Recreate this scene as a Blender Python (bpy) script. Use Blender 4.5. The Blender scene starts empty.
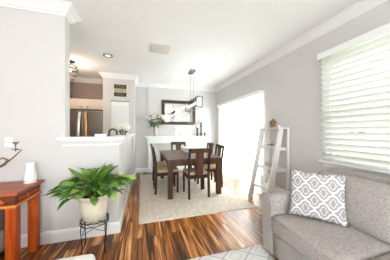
import bpy, bmesh, math, random
from mathutils import Vector, Matrix, Euler
random.seed(7)
PI = math.pi
sc = bpy.context.scene
COL = sc.collection
H = 1.29          # eye height
TH = math.atan(52 / 175)

# ---------------------------------------------------------------- camera
cam_d = bpy.data.cameras.new('camera'); cam = bpy.data.objects.new('camera', cam_d); COL.objects.link(cam)
cam.location = (0, 0, H); cam.rotation_euler = (PI / 2, 0, -TH)
cam_d.sensor_width = 36; cam_d.lens = 175 / 390 * 36; cam_d.clip_start = 0.05
cam_d.shift_y = 0.5 / 390
sc.camera = cam

# ---------------------------------------------------------------- world, lights, exposure
w = bpy.data.worlds.new('sky'); sc.world = w; w.use_nodes = True
bg = w.node_tree.nodes['Background']; bg.inputs[0].default_value = (0.90, 0.96, 1.0, 1); bg.inputs[1].default_value = 3.0
sc.view_settings.view_transform = 'Standard'; sc.view_settings.look = 'None'
sc.view_settings.exposure = 0.25; sc.view_settings.gamma = 1; sc.view_settings.use_curve_mapping = False
def area(name, loc, rot, sx, sy, power, col=(1, 1, 1)):
    d = bpy.data.lights.new(name, 'AREA'); d.shape = 'RECTANGLE'; d.size = sx; d.size_y = sy; d.energy = power; d.color = col
    o = bpy.data.objects.new(name, d); COL.objects.link(o); o.location = loc; o.rotation_euler = rot; return o
# added fill light, tilted up, in a made-up rear opening behind the viewer
area('rear_fill_light', (0.3, -2.75, 1.45), (PI / 2 + .25, 0, 0), 3.4, 2.0, 103, (0.93, 0.97, 1.0))
# daylight outside the sliding door, shining through the sheer curtain
area('patio_daylight', (3.3, 4.1, 1.3), (PI / 2, 0, PI / 2), 2.3, 2.2, 500, (0.93, 0.97, 1.0))
# open sky above the garden side of the blinds
area('garden_daylight', (4.2, 1.1, 3.6), (math.radians(52), 0, PI / 2), 2.6, 2.0, 190, (0.93, 0.97, 1.0))
# added fill light at a made-up opening in the left living room wall
area('side_fill_light', (-3.3, -1.0, 1.5), (PI / 2, 0, -PI / 2), 2.0, 1.8, 14, (0.93, 0.97, 1.0))

# high sun behind the house; it lights the garden and the neighbouring house
sd = bpy.data.lights.new('sun', 'SUN'); sd.energy = 3.2; sd.angle = .02; sd.color = (1, .96, .9)
so = bpy.data.objects.new('sun', sd); COL.objects.link(so); so.rotation_euler = Vector((.45, -.28, -1)).to_track_quat('-Z', 'Y').to_euler()

# ---------------------------------------------------------------- materials
def mat(name, col, rough=0.6, metal=0.0, var=0.06, scale=20, bump=0.0, spec=0.5, trans=0, emit=None, es=0):
    m = bpy.data.materials.new(name); m.use_nodes = True; nt = m.node_tree; b = nt.nodes['Principled BSDF']
    b.inputs['Roughness'].default_value = rough; b.inputs['Metallic'].default_value = metal
    b.inputs['Specular IOR Level'].default_value = spec
    tc = nt.nodes.new('ShaderNodeTexCoord'); no = nt.nodes.new('ShaderNodeTexNoise'); no.inputs['Scale'].default_value = scale
    no.inputs['Detail'].default_value = 4
    nt.links.new(tc.outputs['Object'], no.inputs['Vector'])
    r = nt.nodes.new('ShaderNodeValToRGB'); nt.links.new(no.outputs['Fac'], r.inputs[0])
    r.color_ramp.elements[0].position = 0.3; r.color_ramp.elements[1].position = 0.7
    r.color_ramp.elements[0].color = tuple(c * (1 - var) for c in col) + (1,)
    r.color_ramp.elements[1].color = tuple(min(1, c * (1 + var)) for c in col) + (1,)
    nt.links.new(r.outputs[0], b.inputs['Base Color'])
    if bump:
        bp = nt.nodes.new('ShaderNodeBump'); bp.inputs['Strength'].default_value = bump; bp.inputs['Distance'].default_value = 0.01
        nt.links.new(no.outputs['Fac'], bp.inputs['Height']); nt.links.new(bp.outputs[0], b.inputs['Normal'])
    if trans: b.inputs['Transmission Weight'].default_value = trans
    if emit: b.inputs['Emission Color'].default_value = emit + (1,); b.inputs['Emission Strength'].default_value = es
    return m

def N(nt, t, **kw):
    n = nt.nodes.new(t)
    for k, v in kw.items(): setattr(n, k, v)
    return n
def M_(nt, op, a, b=None, c=None):
    n = nt.nodes.new('ShaderNodeMath'); n.operation = op
    for i, v in enumerate((a, b, c)):
        if v is None: continue
        if isinstance(v, (int, float)): n.inputs[i].default_value = v
        else: nt.links.new(v, n.inputs[i])
    return n.outputs[0]

def floor_mat():
    m = bpy.data.materials.new('acacia_planks'); m.use_nodes = True; nt = m.node_tree; L = nt.links; b = nt.nodes['Principled BSDF']
    tc = N(nt, 'ShaderNodeTexCoord'); mp = N(nt, 'ShaderNodeMapping'); mp.inputs['Rotation'].default_value = (0, 0, PI / 2)
    L.new(tc.outputs['Object'], mp.inputs['Vector'])
    br = N(nt, 'ShaderNodeTexBrick'); L.new(mp.outputs[0], br.inputs['Vector'])
    br.inputs['Color1'].default_value = (0, 0, 0, 1); br.inputs['Color2'].default_value = (1, 1, 1, 1); br.inputs['Mortar'].default_value = (0.5, 0.5, 0.5, 1)
    br.inputs['Scale'].default_value = 1; br.inputs['Brick Width'].default_value = 1.1; br.inputs['Row Height'].default_value = 0.115
    br.inputs['Mortar Size'].default_value = 0.0022; br.offset = 0.37; br.inputs['Bias'].default_value = 0
    # grain, shifted per plank
    sep = N(nt, 'ShaderNodeSeparateXYZ'); L.new(tc.outputs['Object'], sep.inputs[0])
    rnd = N(nt, 'ShaderNodeRGBToBW'); L.new(br.outputs['Color'], rnd.inputs[0])
    cmb = N(nt, 'ShaderNodeCombineXYZ')
    L.new(M_(nt, 'MULTIPLY', sep.outputs[0], 20.0), cmb.inputs[0]); L.new(M_(nt, 'MULTIPLY', sep.outputs[1], 1.05), cmb.inputs[1])
    L.new(M_(nt, 'MULTIPLY', rnd.outputs[0], 37.0), cmb.inputs[2])
    no = N(nt, 'ShaderNodeTexNoise'); no.inputs['Scale'].default_value = 1.0; no.inputs['Detail'].default_value = 5; no.inputs['Distortion'].default_value = 1.3
    L.new(cmb.outputs[0], no.inputs['Vector'])
    v = M_(nt, 'ADD', M_(nt, 'MULTIPLY', no.outputs['Fac'], 1.45), M_(nt, 'MULTIPLY', M_(nt, 'SUBTRACT', rnd.outputs[0], 0.5), 0.20))
    v = M_(nt, 'SUBTRACT', v, 0.24)
    r = N(nt, 'ShaderNodeValToRGB'); L.new(v, r.inputs[0]); cr = r.color_ramp
    cr.elements[0].position = 0.22; cr.elements[0].color = (0.035, 0.010, 0.003, 1)
    cr.elements[1].position = 0.9; cr.elements[1].color = (0.85, 0.50, 0.20, 1)
    for p, c in ((0.38, (0.12, 0.036, 0.008, 1)), (0.50, (0.30, 0.095, 0.017, 1)), (0.60, (0.44, 0.165, 0.032, 1)), (0.70, (0.72, 0.34, 0.10, 1))):
        e = cr.elements.new(p); e.color = c
    mx = N(nt, 'ShaderNodeMix', data_type='RGBA'); L.new(br.outputs['Fac'], mx.inputs[0]); L.new(r.outputs[0], mx.inputs[6]); mx.inputs[7].default_value = (0.03, 0.012, 0.006, 1)
    L.new(mx.outputs[2], b.inputs['Base Color']); b.inputs['Roughness'].default_value = 0.30
    b.inputs['Specular IOR Level'].default_value = 0.38
    return m

def wood_mat(name, dark, light, axis=2, rough=0.35, sc_=14, stretch=0.12):
    m = bpy.data.materials.new(name); m.use_nodes = True; nt = m.node_tree; L = nt.links; b = nt.nodes['Principled BSDF']
    tc = N(nt, 'ShaderNodeTexCoord'); mp = N(nt, 'ShaderNodeMapping'); s = [sc_] * 3; s[axis] = sc_ * stretch
    mp.inputs['Scale'].default_value = s; L.new(tc.outputs['Object'], mp.inputs['Vector'])
    no = N(nt, 'ShaderNodeTexNoise'); no.inputs['Scale'].default_value = 1; no.inputs['Detail'].default_value = 5; no.inputs['Distortion'].default_value = 0.6
    L.new(mp.outputs[0], no.inputs['Vector']); r = N(nt, 'ShaderNodeValToRGB'); L.new(no.outputs['Fac'], r.inputs[0])
    r.color_ramp.elements[0].position = 0.32; r.color_ramp.elements[1].position = 0.68
    r.color_ramp.elements[0].color = dark + (1,); r.color_ramp.elements[1].color = light + (1,)
    L.new(r.outputs[0], b.inputs['Base Color']); b.inputs['Roughness'].default_value = rough; b.inputs['Specular IOR Level'].default_value = 0.3
    return m

def lattice_mat(name, cell, bg_c, line_c, bands, rough=0.9, axes=(0, 1), aspect=1.0, wob=0.0, off=(0, 0)):
    """ogee / diamond trellis woven into a fabric. bands: list of (lo,hi) of the diamond distance that carry the line colour."""
    m = bpy.data.materials.new(name); m.use_nodes = True; nt = m.node_tree; L = nt.links; b = nt.nodes['Principled BSDF']
    tc = N(nt, 'ShaderNodeTexCoord'); sp = N(nt, 'ShaderNodeSeparateXYZ'); L.new(tc.outputs['Object'], sp.inputs[0])
    def tri(o, c, ph):
        f = M_(nt, 'FRACT', M_(nt, 'ADD', M_(nt, 'DIVIDE', o, c), 100.0 + ph))
        return M_(nt, 'ABSOLUTE', M_(nt, 'SUBTRACT', f, 0.5))
    u = tri(sp.outputs[axes[0]], cell, off[0]); v = tri(sp.outputs[axes[1]], cell * aspect, off[1])
    p = M_(nt, 'ADD', u, v)
    if wob:
        p = M_(nt, 'ADD', p, M_(nt, 'MULTIPLY', M_(nt, 'SINE', M_(nt, 'MULTIPLY', M_(nt, 'SUBTRACT', u, v), 4 * PI)), wob))
    q = M_(nt, 'MINIMUM', p, M_(nt, 'SUBTRACT', 1.0, p))
    acc = None
    for lo, hi in bands:
        t = M_(nt, 'MULTIPLY', M_(nt, 'GREATER_THAN', q, lo), M_(nt, 'LESS_THAN', q, hi))
        acc = t if acc is None else M_(nt, 'MAXIMUM', acc, t)
    mx = N(nt, 'ShaderNodeMix', data_type='RGBA'); L.new(acc, mx.inputs[0]); mx.inputs[6].default_value = bg_c + (1,); mx.inputs[7].default_value = line_c + (1,)
    no = N(nt, 'ShaderNodeTexNoise'); no.inputs['Scale'].default_value = 220; L.new(tc.outputs['Object'], no.inputs['Vector'])
    mm = N(nt, 'ShaderNodeMix', data_type='RGBA', blend_type='MULTIPLY'); mm.inputs[0].default_value = 0.35
    L.new(mx.outputs[2], mm.inputs[6]); L.new(no.outputs['Color'], mm.inputs[7])
    hs = N(nt, 'ShaderNodeHueSaturation'); hs.inputs['Saturation'].default_value = 0.8; hs.inputs['Value'].default_value = 1.2; L.new(mm.outputs[2], hs.inputs['Color'])
    L.new(hs.outputs[0], b.inputs['Base Color']); b.inputs['Roughness'].default_value = rough; b.inputs['Specular IOR Level'].default_value = 0.15
    return m

def fabric_mat(name, c1, c2, scale=60, bump=0.25):
    m = bpy.data.materials.new(name); m.use_nodes = True; nt = m.node_tree; L = nt.links; b = nt.nodes['Principled BSDF']
    tc = N(nt, 'ShaderNodeTexCoord'); outs = []
    for s in ((scale, scale * 0.22, scale), (scale * 0.22, scale, scale * 0.3), (scale * .5, scale * .5, scale * .5)):
        mp = N(nt, 'ShaderNodeMapping'); mp.inputs['Scale'].default_value = s; L.new(tc.outputs['Object'], mp.inputs['Vector'])
        no = N(nt, 'ShaderNodeTexNoise'); no.inputs['Scale'].default_value = 1.6; no.inputs['Detail'].default_value = 3; L.new(mp.outputs[0], no.inputs['Vector']); outs.append(no.outputs['Fac'])
    v = M_(nt, 'DIVIDE', M_(nt, 'ADD', M_(nt, 'ADD', outs[0], outs[1]), outs[2]), 3.0)
    r = N(nt, 'ShaderNodeValToRGB'); L.new(v, r.inputs[0]); r.color_ramp.elements[0].position = 0.40; r.color_ramp.elements[1].position = 0.60
    r.color_ramp.elements[0].color = c1 + (1,); r.color_ramp.elements[1].color = c2 + (1,)
    L.new(r.outputs[0], b.inputs['Base Color']); b.inputs['Roughness'].default_value = 0.95; b.inputs['Specular IOR Level'].default_value = 0.1
    bp = N(nt, 'ShaderNodeBump'); bp.inputs['Strength'].default_value = bump; bp.inputs['Distance'].default_value = 0.004
    L.new(v, bp.inputs['Height']); L.new(bp.outputs[0], b.inputs['Normal'])
    return m

def translucent_mat(name, col, t=0.5, tr=0.0):
    m = bpy.data.materials.new(name); m.use_nodes = True; nt = m.node_tree; L = nt.links; nt.nodes.remove(nt.nodes['Principled BSDF'])
    out = nt.nodes['Material Output']; d = N(nt, 'ShaderNodeBsdfDiffuse'); tl = N(nt, 'ShaderNodeBsdfTranslucent'); mx = N(nt, 'ShaderNodeMixShader')
    tc = N(nt, 'ShaderNodeTexCoord'); no = N(nt, 'ShaderNodeTexNoise'); no.inputs['Scale'].default_value = 90; L.new(tc.outputs['Object'], no.inputs['Vector'])
    r = N(nt, 'ShaderNodeValToRGB'); L.new(no.outputs['Fac'], r.inputs[0]); r.color_ramp.elements[0].color = tuple(c * .96 for c in col) + (1,); r.color_ramp.elements[1].color = col + (1,)
    L.new(r.outputs[0], d.inputs[0]); L.new(r.outputs[0], tl.inputs[0]); mx.inputs[0].default_value = t
    L.new(d.outputs[0], mx.inputs[1]); L.new(tl.outputs[0], mx.inputs[2]); last = mx.outputs[0]
    if tr:
        ts = N(nt, 'ShaderNodeBsdfTransparent'); m2 = N(nt, 'ShaderNodeMixShader'); m2.inputs[0].default_value = tr
        L.new(last, m2.inputs[1]); L.new(ts.outputs[0], m2.inputs[2]); last = m2.outputs[0]
    L.new(last, out.inputs[0]); return m

def pane_mat(name):
    m = bpy.data.materials.new(name); m.use_nodes = True; nt = m.node_tree; L = nt.links; nt.nodes.remove(nt.nodes['Principled BSDF'])
    out = nt.nodes['Material Output']; ts = N(nt, 'ShaderNodeBsdfTransparent'); ts.inputs[0].default_value = (0.95, 0.97, 0.96, 1)
    g = N(nt, 'ShaderNodeBsdfGlossy'); g.inputs['Roughness'].default_value = 0.02; mx = N(nt, 'ShaderNodeMixShader'); mx.inputs[0].default_value = 0.06
    L.new(ts.outputs[0], mx.inputs[1]); L.new(g.outputs[0], mx.inputs[2]); L.new(mx.outputs[0], out.inputs[0]); return m

def island_mat(name, c0, c1, c2, rough):
    m = bpy.data.materials.new(name); m.use_nodes = True; nt = m.node_tree; L = nt.links; b = nt.nodes['Principled BSDF']
    g = N(nt, 'ShaderNodeNewGeometry'); tc = N(nt, 'ShaderNodeTexCoord'); no = N(nt, 'ShaderNodeTexNoise'); no.inputs['Scale'].default_value = 25
    L.new(tc.outputs['Object'], no.inputs['Vector']); r = N(nt, 'ShaderNodeValToRGB')
    L.new(M_(nt, 'ADD', M_(nt, 'MULTIPLY', g.outputs['Random Per Island'], .8), M_(nt, 'MULTIPLY', no.outputs['Fac'], .2)), r.inputs[0])
    r.color_ramp.elements[0].position = .15; r.color_ramp.elements[0].color = c0 + (1,); r.color_ramp.elements[1].position = .95; r.color_ramp.elements[1].color = c2 + (1,)
    e = r.color_ramp.elements.new(.6); e.color = c1 + (1,)
    L.new(r.outputs[0], b.inputs['Base Color']); b.inputs['Roughness'].default_value = rough; b.inputs['Specular IOR Level'].default_value = .4
    return m
WALL = mat('warm_grey_wall_paint', (0.632, 0.614, 0.596), 0.85, var=0.012, scale=3, spec=0.2)
TAUPE = mat('taupe_kitchen_paint', (0.38, 0.31, 0.27), 0.85, var=0.02, scale=3, spec=0.2)
CEIL = mat('white_ceiling_paint', (0.895, 0.89, 0.885), 0.9, var=0.01, scale=4, spec=0.1)
TRIM = mat('white_trim_paint', (0.845, 0.842, 0.835), 0.4, var=0.01, scale=5)
FLOOR = floor_mat()
WDARK = wood_mat('walnut_dining_wood', (0.045, 0.020, 0.011), (0.125, 0.054, 0.028), 2, 0.5)
WTOP = wood_mat('walnut_table_top', (0.055, 0.026, 0.015), (0.15, 0.075, 0.045), 1, 0.35)
WBLK = wood_mat('espresso_chair_wood', (0.014, 0.008, 0.005), (0.055, 0.027, 0.015), 2, 0.5)
RED = wood_mat('cherry_console_wood', (0.27, 0.027, 0.002), (0.62, 0.115, 0.008), 2, 0.42)
REDTOP = wood_mat('cherry_console_top', (0.28, 0.05, 0.016), (0.48, 0.12, 0.035), 0, 0.34)
REDDK = wood_mat('carved_dark_cherry', (0.05, 0.012, 0.006), (0.18, 0.045, 0.015), 0, 0.35)
REDLT = wood_mat('orange_cherry_moulding', (0.50, 0.14, 0.03), (0.70, 0.26, 0.06), 1, 0.25)
SEAT = mat('tan_seat_fabric', (0.55, 0.42, 0.27), 0.9, var=0.08, scale=90, bump=0.2, spec=0.1)
SOFA = fabric_mat('grey_tweed_upholstery', (0.29, 0.262, 0.243), (0.445, 0.41, 0.385), 105, .35)
SEAM = mat('dark_grey_piping', (0.12, 0.11, 0.105), 0.9, var=0.1, scale=60)
PILLOW = lattice_mat('grey_white_trellis_pillow', 0.134, (0.34, 0.325, 0.33), (0.72, 0.685, 0.67), ((0.425, 0.6), (0.20, 0.26)), axes=(0, 2), aspect=1.12, wob=0.035, off=(0.1, 0.3))
RUG = mat('cream_shag', (0.70, 0.61, 0.52), 0.95, var=0.15, scale=17, bump=0.9, spec=0.05)
RUG2 = lattice_mat('ivory_trellis_rug', 0.30, (0.72, 0.70, 0.67), (0.48, 0.465, 0.45), ((0.455, 0.6), (0.23, 0.265)), axes=(0, 1), aspect=0.8)
CREAM = mat('cream_upholstery', (0.80, 0.78, 0.75), 0.9, var=0.03, scale=70, bump=0.15, spec=0.1)
BRONZE = mat('dark_bronze_metal', (0.035, 0.026, 0.021), 0.45, 0.2, var=0.2, scale=30)
AGED = mat('aged_bronze', (0.20, 0.12, 0.06), 0.4, 0.5, var=0.25, scale=60)
BLACK = mat('black_wire_metal', (0.012, 0.012, 0.014), 0.4, 0.5, var=0.1)
GOLD = mat('aged_brass', (0.42, 0.27, 0.10), 0.35, 0.85, var=0.15, scale=40)
NICKEL = mat('brushed_pewter', (0.20, 0.195, 0.19), 0.35, 0.75, var=0.1)
STEEL = mat('stainless_steel', (0.27, 0.235, 0.205), 0.35, 0.8, var=0.05, scale=8)
STEELB = mat('polished_handle_steel', (0.85, 0.86, 0.87), 0.22, 0.5, var=0.03)
WARMREFL = mat('handle_painted_reflection', (0.62, 0.33, 0.15), 0.3, 0.4, var=0.1)  # right fridge handle: orange reflection in the steel, put into the base colour
CAB = mat('cream_cabinet_paint', (0.72, 0.62, 0.54), 0.5, var=0.02)
POT = mat('cream_glazed_ceramic', (0.69, 0.63, 0.49), 0.35, var=0.03, scale=12)
SOIL = mat('potting_soil', (0.05, 0.03, 0.02), 0.95, var=0.4, scale=80, bump=0.8)
LEAF = island_mat('peace_lily_leaf', (0.04, 0.12, 0.014), (0.12, 0.27, 0.03), (0.38, 0.52, 0.13), 0.36)
LEAF2 = island_mat('bouquet_greenery', (0.04, 0.07, 0.02), (0.13, 0.19, 0.05), (0.30, 0.34, 0.14), 0.5)
PETAL = mat('ivory_petals', (0.85, 0.80, 0.70), 0.7, var=0.08, scale=50)
PINKPETAL = mat('blush_petals', (0.66, 0.50, 0.40), 0.7, var=0.12, scale=50)
WHITE = mat('white_ceramic', (0.86, 0.86, 0.85), 0.3, var=0.01)
WHITEWOOD = mat('white_painted_wood', (0.76, 0.73, 0.685), 0.5, var=0.03, scale=25)
SIDING = mat('pale_house_siding', (0.62, 0.63, 0.64), 0.8, var=0.05)
GRASS = mat('garden_grass', (0.26, 0.36, 0.16), 0.95, var=0.4, scale=6)
SHRUB = mat('garden_shrub_leaf', (0.10, 0.20, 0.05), 0.8, var=0.5, scale=12)
ORANGE = mat('orange_petals', (0.75, 0.22, 0.05), 0.7, var=0.2)
DGLASS = mat('dark_far_window_glass', (0.12, 0.14, 0.16), 0.3, var=0.1)
TERRA = mat('brown_woven_pot', (0.28, 0.15, 0.08), 0.8, var=0.25, scale=60, bump=0.4)
GREYF = mat('grey_bin_fabric', (0.22, 0.21, 0.21), 0.9, var=0.1, scale=60)
BEIGEF = mat('beige_bin_fabric', (0.55, 0.49, 0.42), 0.9, var=0.08, scale=60)
VENT = mat('beige_vent_metal', (0.74, 0.69, 0.63), 0.6, var=0.02)
BOOK = mat('dark_book_cover', (0.04, 0.035, 0.04), 0.5, var=0.1)
PAPER = mat('paper_pages', (0.75, 0.72, 0.66), 0.8, var=0.04)
VASE = mat('beige_speckled_vase', (0.60, 0.52, 0.44), 0.35, var=0.15, scale=50)
SILVER = mat('white_candle_wax', (0.88, 0.86, 0.82), 0.5, var=0.01)
MIRROR = mat('mirror_silvering', (0.88, 0.90, 0.88), 0.01, 1.0, var=0.0)
SIGNBLK = mat('black_sign_board', (0.022, 0.02, 0.018), 0.6, var=0.2, scale=40)
SIGNGLD = mat('gold_sign_board', (0.50, 0.42, 0.26), 0.6, var=0.15, scale=60)
SHEER = translucent_mat('sheer_white_curtain', (0.86, 0.86, 0.85), 0.5, 0.05)
SLAT = translucent_mat('ivory_blind_slat', (0.86, 0.855, 0.82), 0.27)
PANE = pane_mat('window_pane_glass')
CLEAR = pane_mat('clear_glass')
BULB = mat('lit_frosted_bulb', (0.9, 0.88, 0.82), 0.5, emit=(1, 0.93, 0.82), es=1.0)
WARMB = mat('warm_lit_bulb', (0.9, 0.8, 0.6), 0.5, emit=(1, 0.75, 0.45), es=6)
DOWN = mat('downlight_lens', (0.9, 0.88, 0.85), 0.5, emit=(1, 0.95, 0.88), es=0.8)

# ---------------------------------------------------------------- mesh helpers
class MB:
    def __init__(s): s.bm = bmesh.new()
    def _tag(s, before, smooth=False, mtx=None):
        vs = [v for v in s.bm.verts if v not in before]
        if mtx is not None: bmesh.ops.transform(s.bm, matrix=mtx, verts=vs)
        return vs
    def box(s, x0, x1, y0, y1, z0, z1, bev=0.0, mtx=None):
        r = bmesh.ops.create_cube(s.bm, size=1); vs = r['verts']
        bmesh.ops.scale(s.bm, vec=(abs(x1 - x0), abs(y1 - y0), abs(z1 - z0)), verts=vs)
        bmesh.ops.translate(s.bm, vec=((x0 + x1) / 2, (y0 + y1) / 2, (z0 + z1) / 2), verts=vs)
        if bev:
            es = list({e for v in vs for e in v.link_edges})
            rb = bmesh.ops.bevel(s.bm, geom=es, offset=bev, segments=2, affect='EDGES', profile=0.6)
            vs = list({v for f in rb['faces'] for v in f.verts} | {v for v in vs if v.is_valid})
        if mtx is not None: bmesh.ops.transform(s.bm, matrix=mtx, verts=vs)
        return s
    def prism(s, pts, a, b, axis=1):
        """polygon pts (2D) extruded along axis between a and b."""
        def P(p, t):
            return {0: (t, p[0], p[1]), 1: (p[0], t, p[1]), 2: (p[0], p[1], t)}[axis]
        A = [s.bm.verts.new(P(p, a)) for p in pts]; B = [s.bm.verts.new(P(p, b)) for p in pts]
        n = len(pts); s.bm.faces.new(A); s.bm.faces.new(B[::-1])
        for i in range(n): s.bm.faces.new((A[i], B[i], B[(i + 1) % n], A[(i + 1) % n]))
        return s
    def lathe(s, prof, cx=0, cy=0, seg=20, mtx=None, cap=True):
        rings = []
        new = []
        for r, z in prof:
            ring = [s.bm.verts.new((cx + r * math.cos(2 * PI * i / seg), cy + r * math.sin(2 * PI * i / seg), z)) for i in range(seg)]
            rings.append(ring); new += ring
        for a, b in zip(rings, rings[1:]):
            for i in range(seg):
                f = s.bm.faces.new((a[i], a[(i + 1) % seg], b[(i + 1) % seg], b[i])); f.smooth = True
        if cap:
            s.bm.faces.new(rings[0][::-1]); s.bm.faces.new(rings[-1])
        if mtx is not None: bmesh.ops.transform(s.bm, matrix=mtx, verts=new)
        return s
    def tube(s, pts, r, seg=8, closed=False):
        pts = [Vector(p) for p in pts]; n = len(pts); rings = []
        rr = r if isinstance(r, (list, tuple)) else [r] * n
        up = None
        for i, p in enumerate(pts):
            if closed: t = pts[(i + 1) % n] - pts[i - 1]
            else: t = pts[min(i + 1, n - 1)] - pts[max(i - 1, 0)]
            t.normalize()
            if up is None: up = Vector((0, 0, 1)) if abs(t.z) < 0.9 else Vector((1, 0, 0))
            a = (up - t * up.dot(t)); a = a.normalized() if a.length > 1e-5 else t.orthogonal().normalized(); b = t.cross(a); up = a
            rings.append([s.bm.verts.new(p + (a * math.cos(2 * PI * k / seg) + b * math.sin(2 * PI * k / seg)) * rr[i]) for k in range(seg)])
        m = n if closed else n - 1
        for i in range(m):
            A = rings[i]; B = rings[(i + 1) % n]
            for k in range(seg):
                f = s.bm.faces.new((A[k], A[(k + 1) % seg], B[(k + 1) % seg], B[k])); f.smooth = True
        if not closed: s.bm.faces.new(rings[0][::-1]); s.bm.faces.new(rings[-1])
        return s
    def ball(s, c, r, sx=1, sy=1, sz=1, sub=2):
        m = Matrix.Translation(c) @ Matrix.Diagonal((r * sx, r * sy, r * sz, 1))
        rr = bmesh.ops.create_icosphere(s.bm, subdivisions=sub, radius=1, matrix=m)
        for v in rr['verts']:
            for f in v.link_faces: f.smooth = True
        return s
    def rbox(s, x0, x1, y0, y1, z0, z1, r=0.03, n=8, bulge=(0, 0, 0), mtx=None):
        """soft upholstered block: rounded edges, each pair of faces bulging outwards."""
        c = Vector(((x0 + x1) / 2, (y0 + y1) / 2, (z0 + z1) / 2)); h = Vector(((x1 - x0) / 2, (y1 - y0) / 2, (z1 - z0) / 2))
        tmp = bmesh.new(); bmesh.ops.create_cube(tmp, size=2)
        bmesh.ops.subdivide_edges(tmp, edges=tmp.edges[:], cuts=n, use_grid_fill=True)
        vm = {}
        for v in tmp.verts:
            u = v.co.copy()
            # denser sampling near the edges
            u = Vector([math.copysign(1 - (1 - abs(q)) ** 1.6, q) for q in u])
            p = Vector([u[i] * h[i] for i in range(3)])
            q = Vector([max(-(h[i] - r), min(h[i] - r, p[i])) for i in range(3)])
            d = p - q
            if d.length > 1e-9: p = q + d.normalized() * r
            for i in range(3):
                if bulge[i]:
                    j, k = (i + 1) % 3, (i + 2) % 3
                    p[i] += u[i] * bulge[i] * (1 - u[j] ** 2) * (1 - u[k] ** 2)
            p += c
            if mtx is not None: p = mtx @ p
            vm[v] = s.bm.verts.new(p)
        for f in tmp.faces:
            g = s.bm.faces.new([vm[v] for v in f.verts]); g.smooth = True
        tmp.free(); return s
    def build(s, name, m, parent=None, loc=None, rz=None):
        bmesh.ops.recalc_face_normals(s.bm, faces=s.bm.faces[:])
        me = bpy.data.meshes.new(name); s.bm.to_mesh(me); s.bm.free(); me.materials.append(m)
        o = bpy.data.objects.new(name, me); COL.objects.link(o)
        if parent: o.parent = parent
        if loc: o.location = loc
        if rz is not None: o.rotation_euler = (0, 0, rz)
        return o

def tag(o, label=None, cat=None, group=None, kind=None):
    if label: o['label'] = label
    if cat: o['category'] = cat
    if group: o['group'] = group
    if kind: o['kind'] = kind
    return o
def thing(name, loc, label, cat, group=None, rz=0):
    o = bpy.data.objects.new(name, None); COL.objects.link(o); o.empty_display_size = 0.1
    o.location = loc; o.rotation_euler = (0, 0, rz); return tag(o, label, cat, group)
def dup(root, loc, rz, label):
    def cp(o, par):
        c = o.copy(); COL.objects.link(c)
        if par: c.parent = par
        for ch in [x for x in bpy.data.objects if x.parent == o]: cp(ch, c)
        return c
    r = cp(root, None); r.location = loc; r.rotation_euler = (0, 0, rz); r['label'] = label; return r
def S(name, mb, m, parent=None): return tag(mb.build(name, m, parent), kind=None if parent else 'structure')

def sweep(profile, path, closed=False):
    """profile = (out, z) pairs, swept along a 2D path; 'out' is to the left of the path direction."""
    mb = MB(); n = len(path); rings = []
    P = [Vector(p) for p in path]
    for i in range(n):
        d1 = (P[i] - P[i - 1]).normalized() if (i > 0 or closed) else None
        d2 = (P[(i + 1) % n] - P[i]).normalized() if (i < n - 1 or closed) else None
        if d1 is None: d1 = d2
        if d2 is None: d2 = d1
        n1 = Vector((-d1.y, d1.x)); n2 = Vector((-d2.y, d2.x)); m = (n1 + n2).normalized(); k = 1 / max(0.3, m.dot(n1))
        rings.append([mb.bm.verts.new((P[i].x + m.x * o * k, P[i].y + m.y * o * k, z)) for o, z in profile])
    for i in range(n if closed else n - 1):
        A = rings[i]; B = rings[(i + 1) % n]; q = len(profile)
        for k in range(q): mb.bm.faces.new((A[k], A[(k + 1) % q], B[(k + 1) % q], B[k]))
    if not closed: mb.bm.faces.new(rings[0][::-1]); mb.bm.faces.new(rings[-1])
    return mb

# ---------------------------------------------------------------- the setting
CZ = 2.74
XR = 2.42; YB = 5.62; YC = 5.55; YL = 2.40
S('floor', MB().box(-3.6, 2.6, -3.0, 5.8, -0.1, 0), FLOOR)
S('ceiling', MB().box(-3.6, 2.6, -3.0, 5.8, CZ, CZ + 0.1), CEIL)
# right wall with the blind window and the sliding door
WY0, WY1, WZ0, WZ1 = 0.10, 1.80, 0.89, 2.28
DY0, DY1, DZ = 3.18, 5.12, 2.03
b = MB()
b.box(XR, XR + .14, -3.0, WY0, 0, CZ).box(XR, XR + .14, WY0, WY1, 0, WZ0).box(XR, XR + .14, WY0, WY1, WZ1, CZ)
b.box(XR, XR + .14, WY1, DY0, 0, CZ).box(XR, XR + .14, DY0, DY1, DZ, CZ).box(XR, XR + .14, DY1, 5.8, 0, CZ)
S('wall_right', b, WALL)
S('wall_back', MB().box(-2.0, XR, YB, YB + .14, 0, CZ).box(0.15, 2.04, YC, YB, 0, CZ), WALL)
S('wall_closet', MB().box(-0.97, -0.22, 4.9, YB, 0, CZ), WALL)
S('wall_kitchen_left', MB().box(-2.0, -1.87, YL + .14, YB, 0, CZ), TAUPE)
S('wall_kitchen_back', MB().box(-1.87, -0.97, YB - .03, YB, 0, CZ), TAUPE)
S('wall_left', MB().box(-3.5, -0.876, YL, YL + .14, 0, CZ), WALL)
S('wall_half_front', MB().box(-0.876, -0.29, YL, YL + .12, 0, 1.175), WALL)
S('wall_half_side', MB().box(-0.41, -0.29, YL + .12, 4.9, 0, 1.175), WALL)
b = MB().box(-3.6, -3.46, -3.0, -2.1, 0, CZ).box(-3.6, -3.46, .1, YL + .14, 0, CZ).box(-3.6, -3.46, -2.1, .1, 0, .6).box(-3.6, -3.46, -2.1, .1, 2.4, CZ)
S('wall_far_left', b, WALL)
b = MB().box(-3.46, -2.6, -3.0, -2.86, 0, CZ).box(2.0, XR, -3.0, -2.86, 0, CZ).box(-2.6, 2.0, -3.0, -2.86, 0, .4).box(-2.6, 2.0, -3.0, -2.86, 2.5, CZ)
S('wall_rear', b, WALL)

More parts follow.
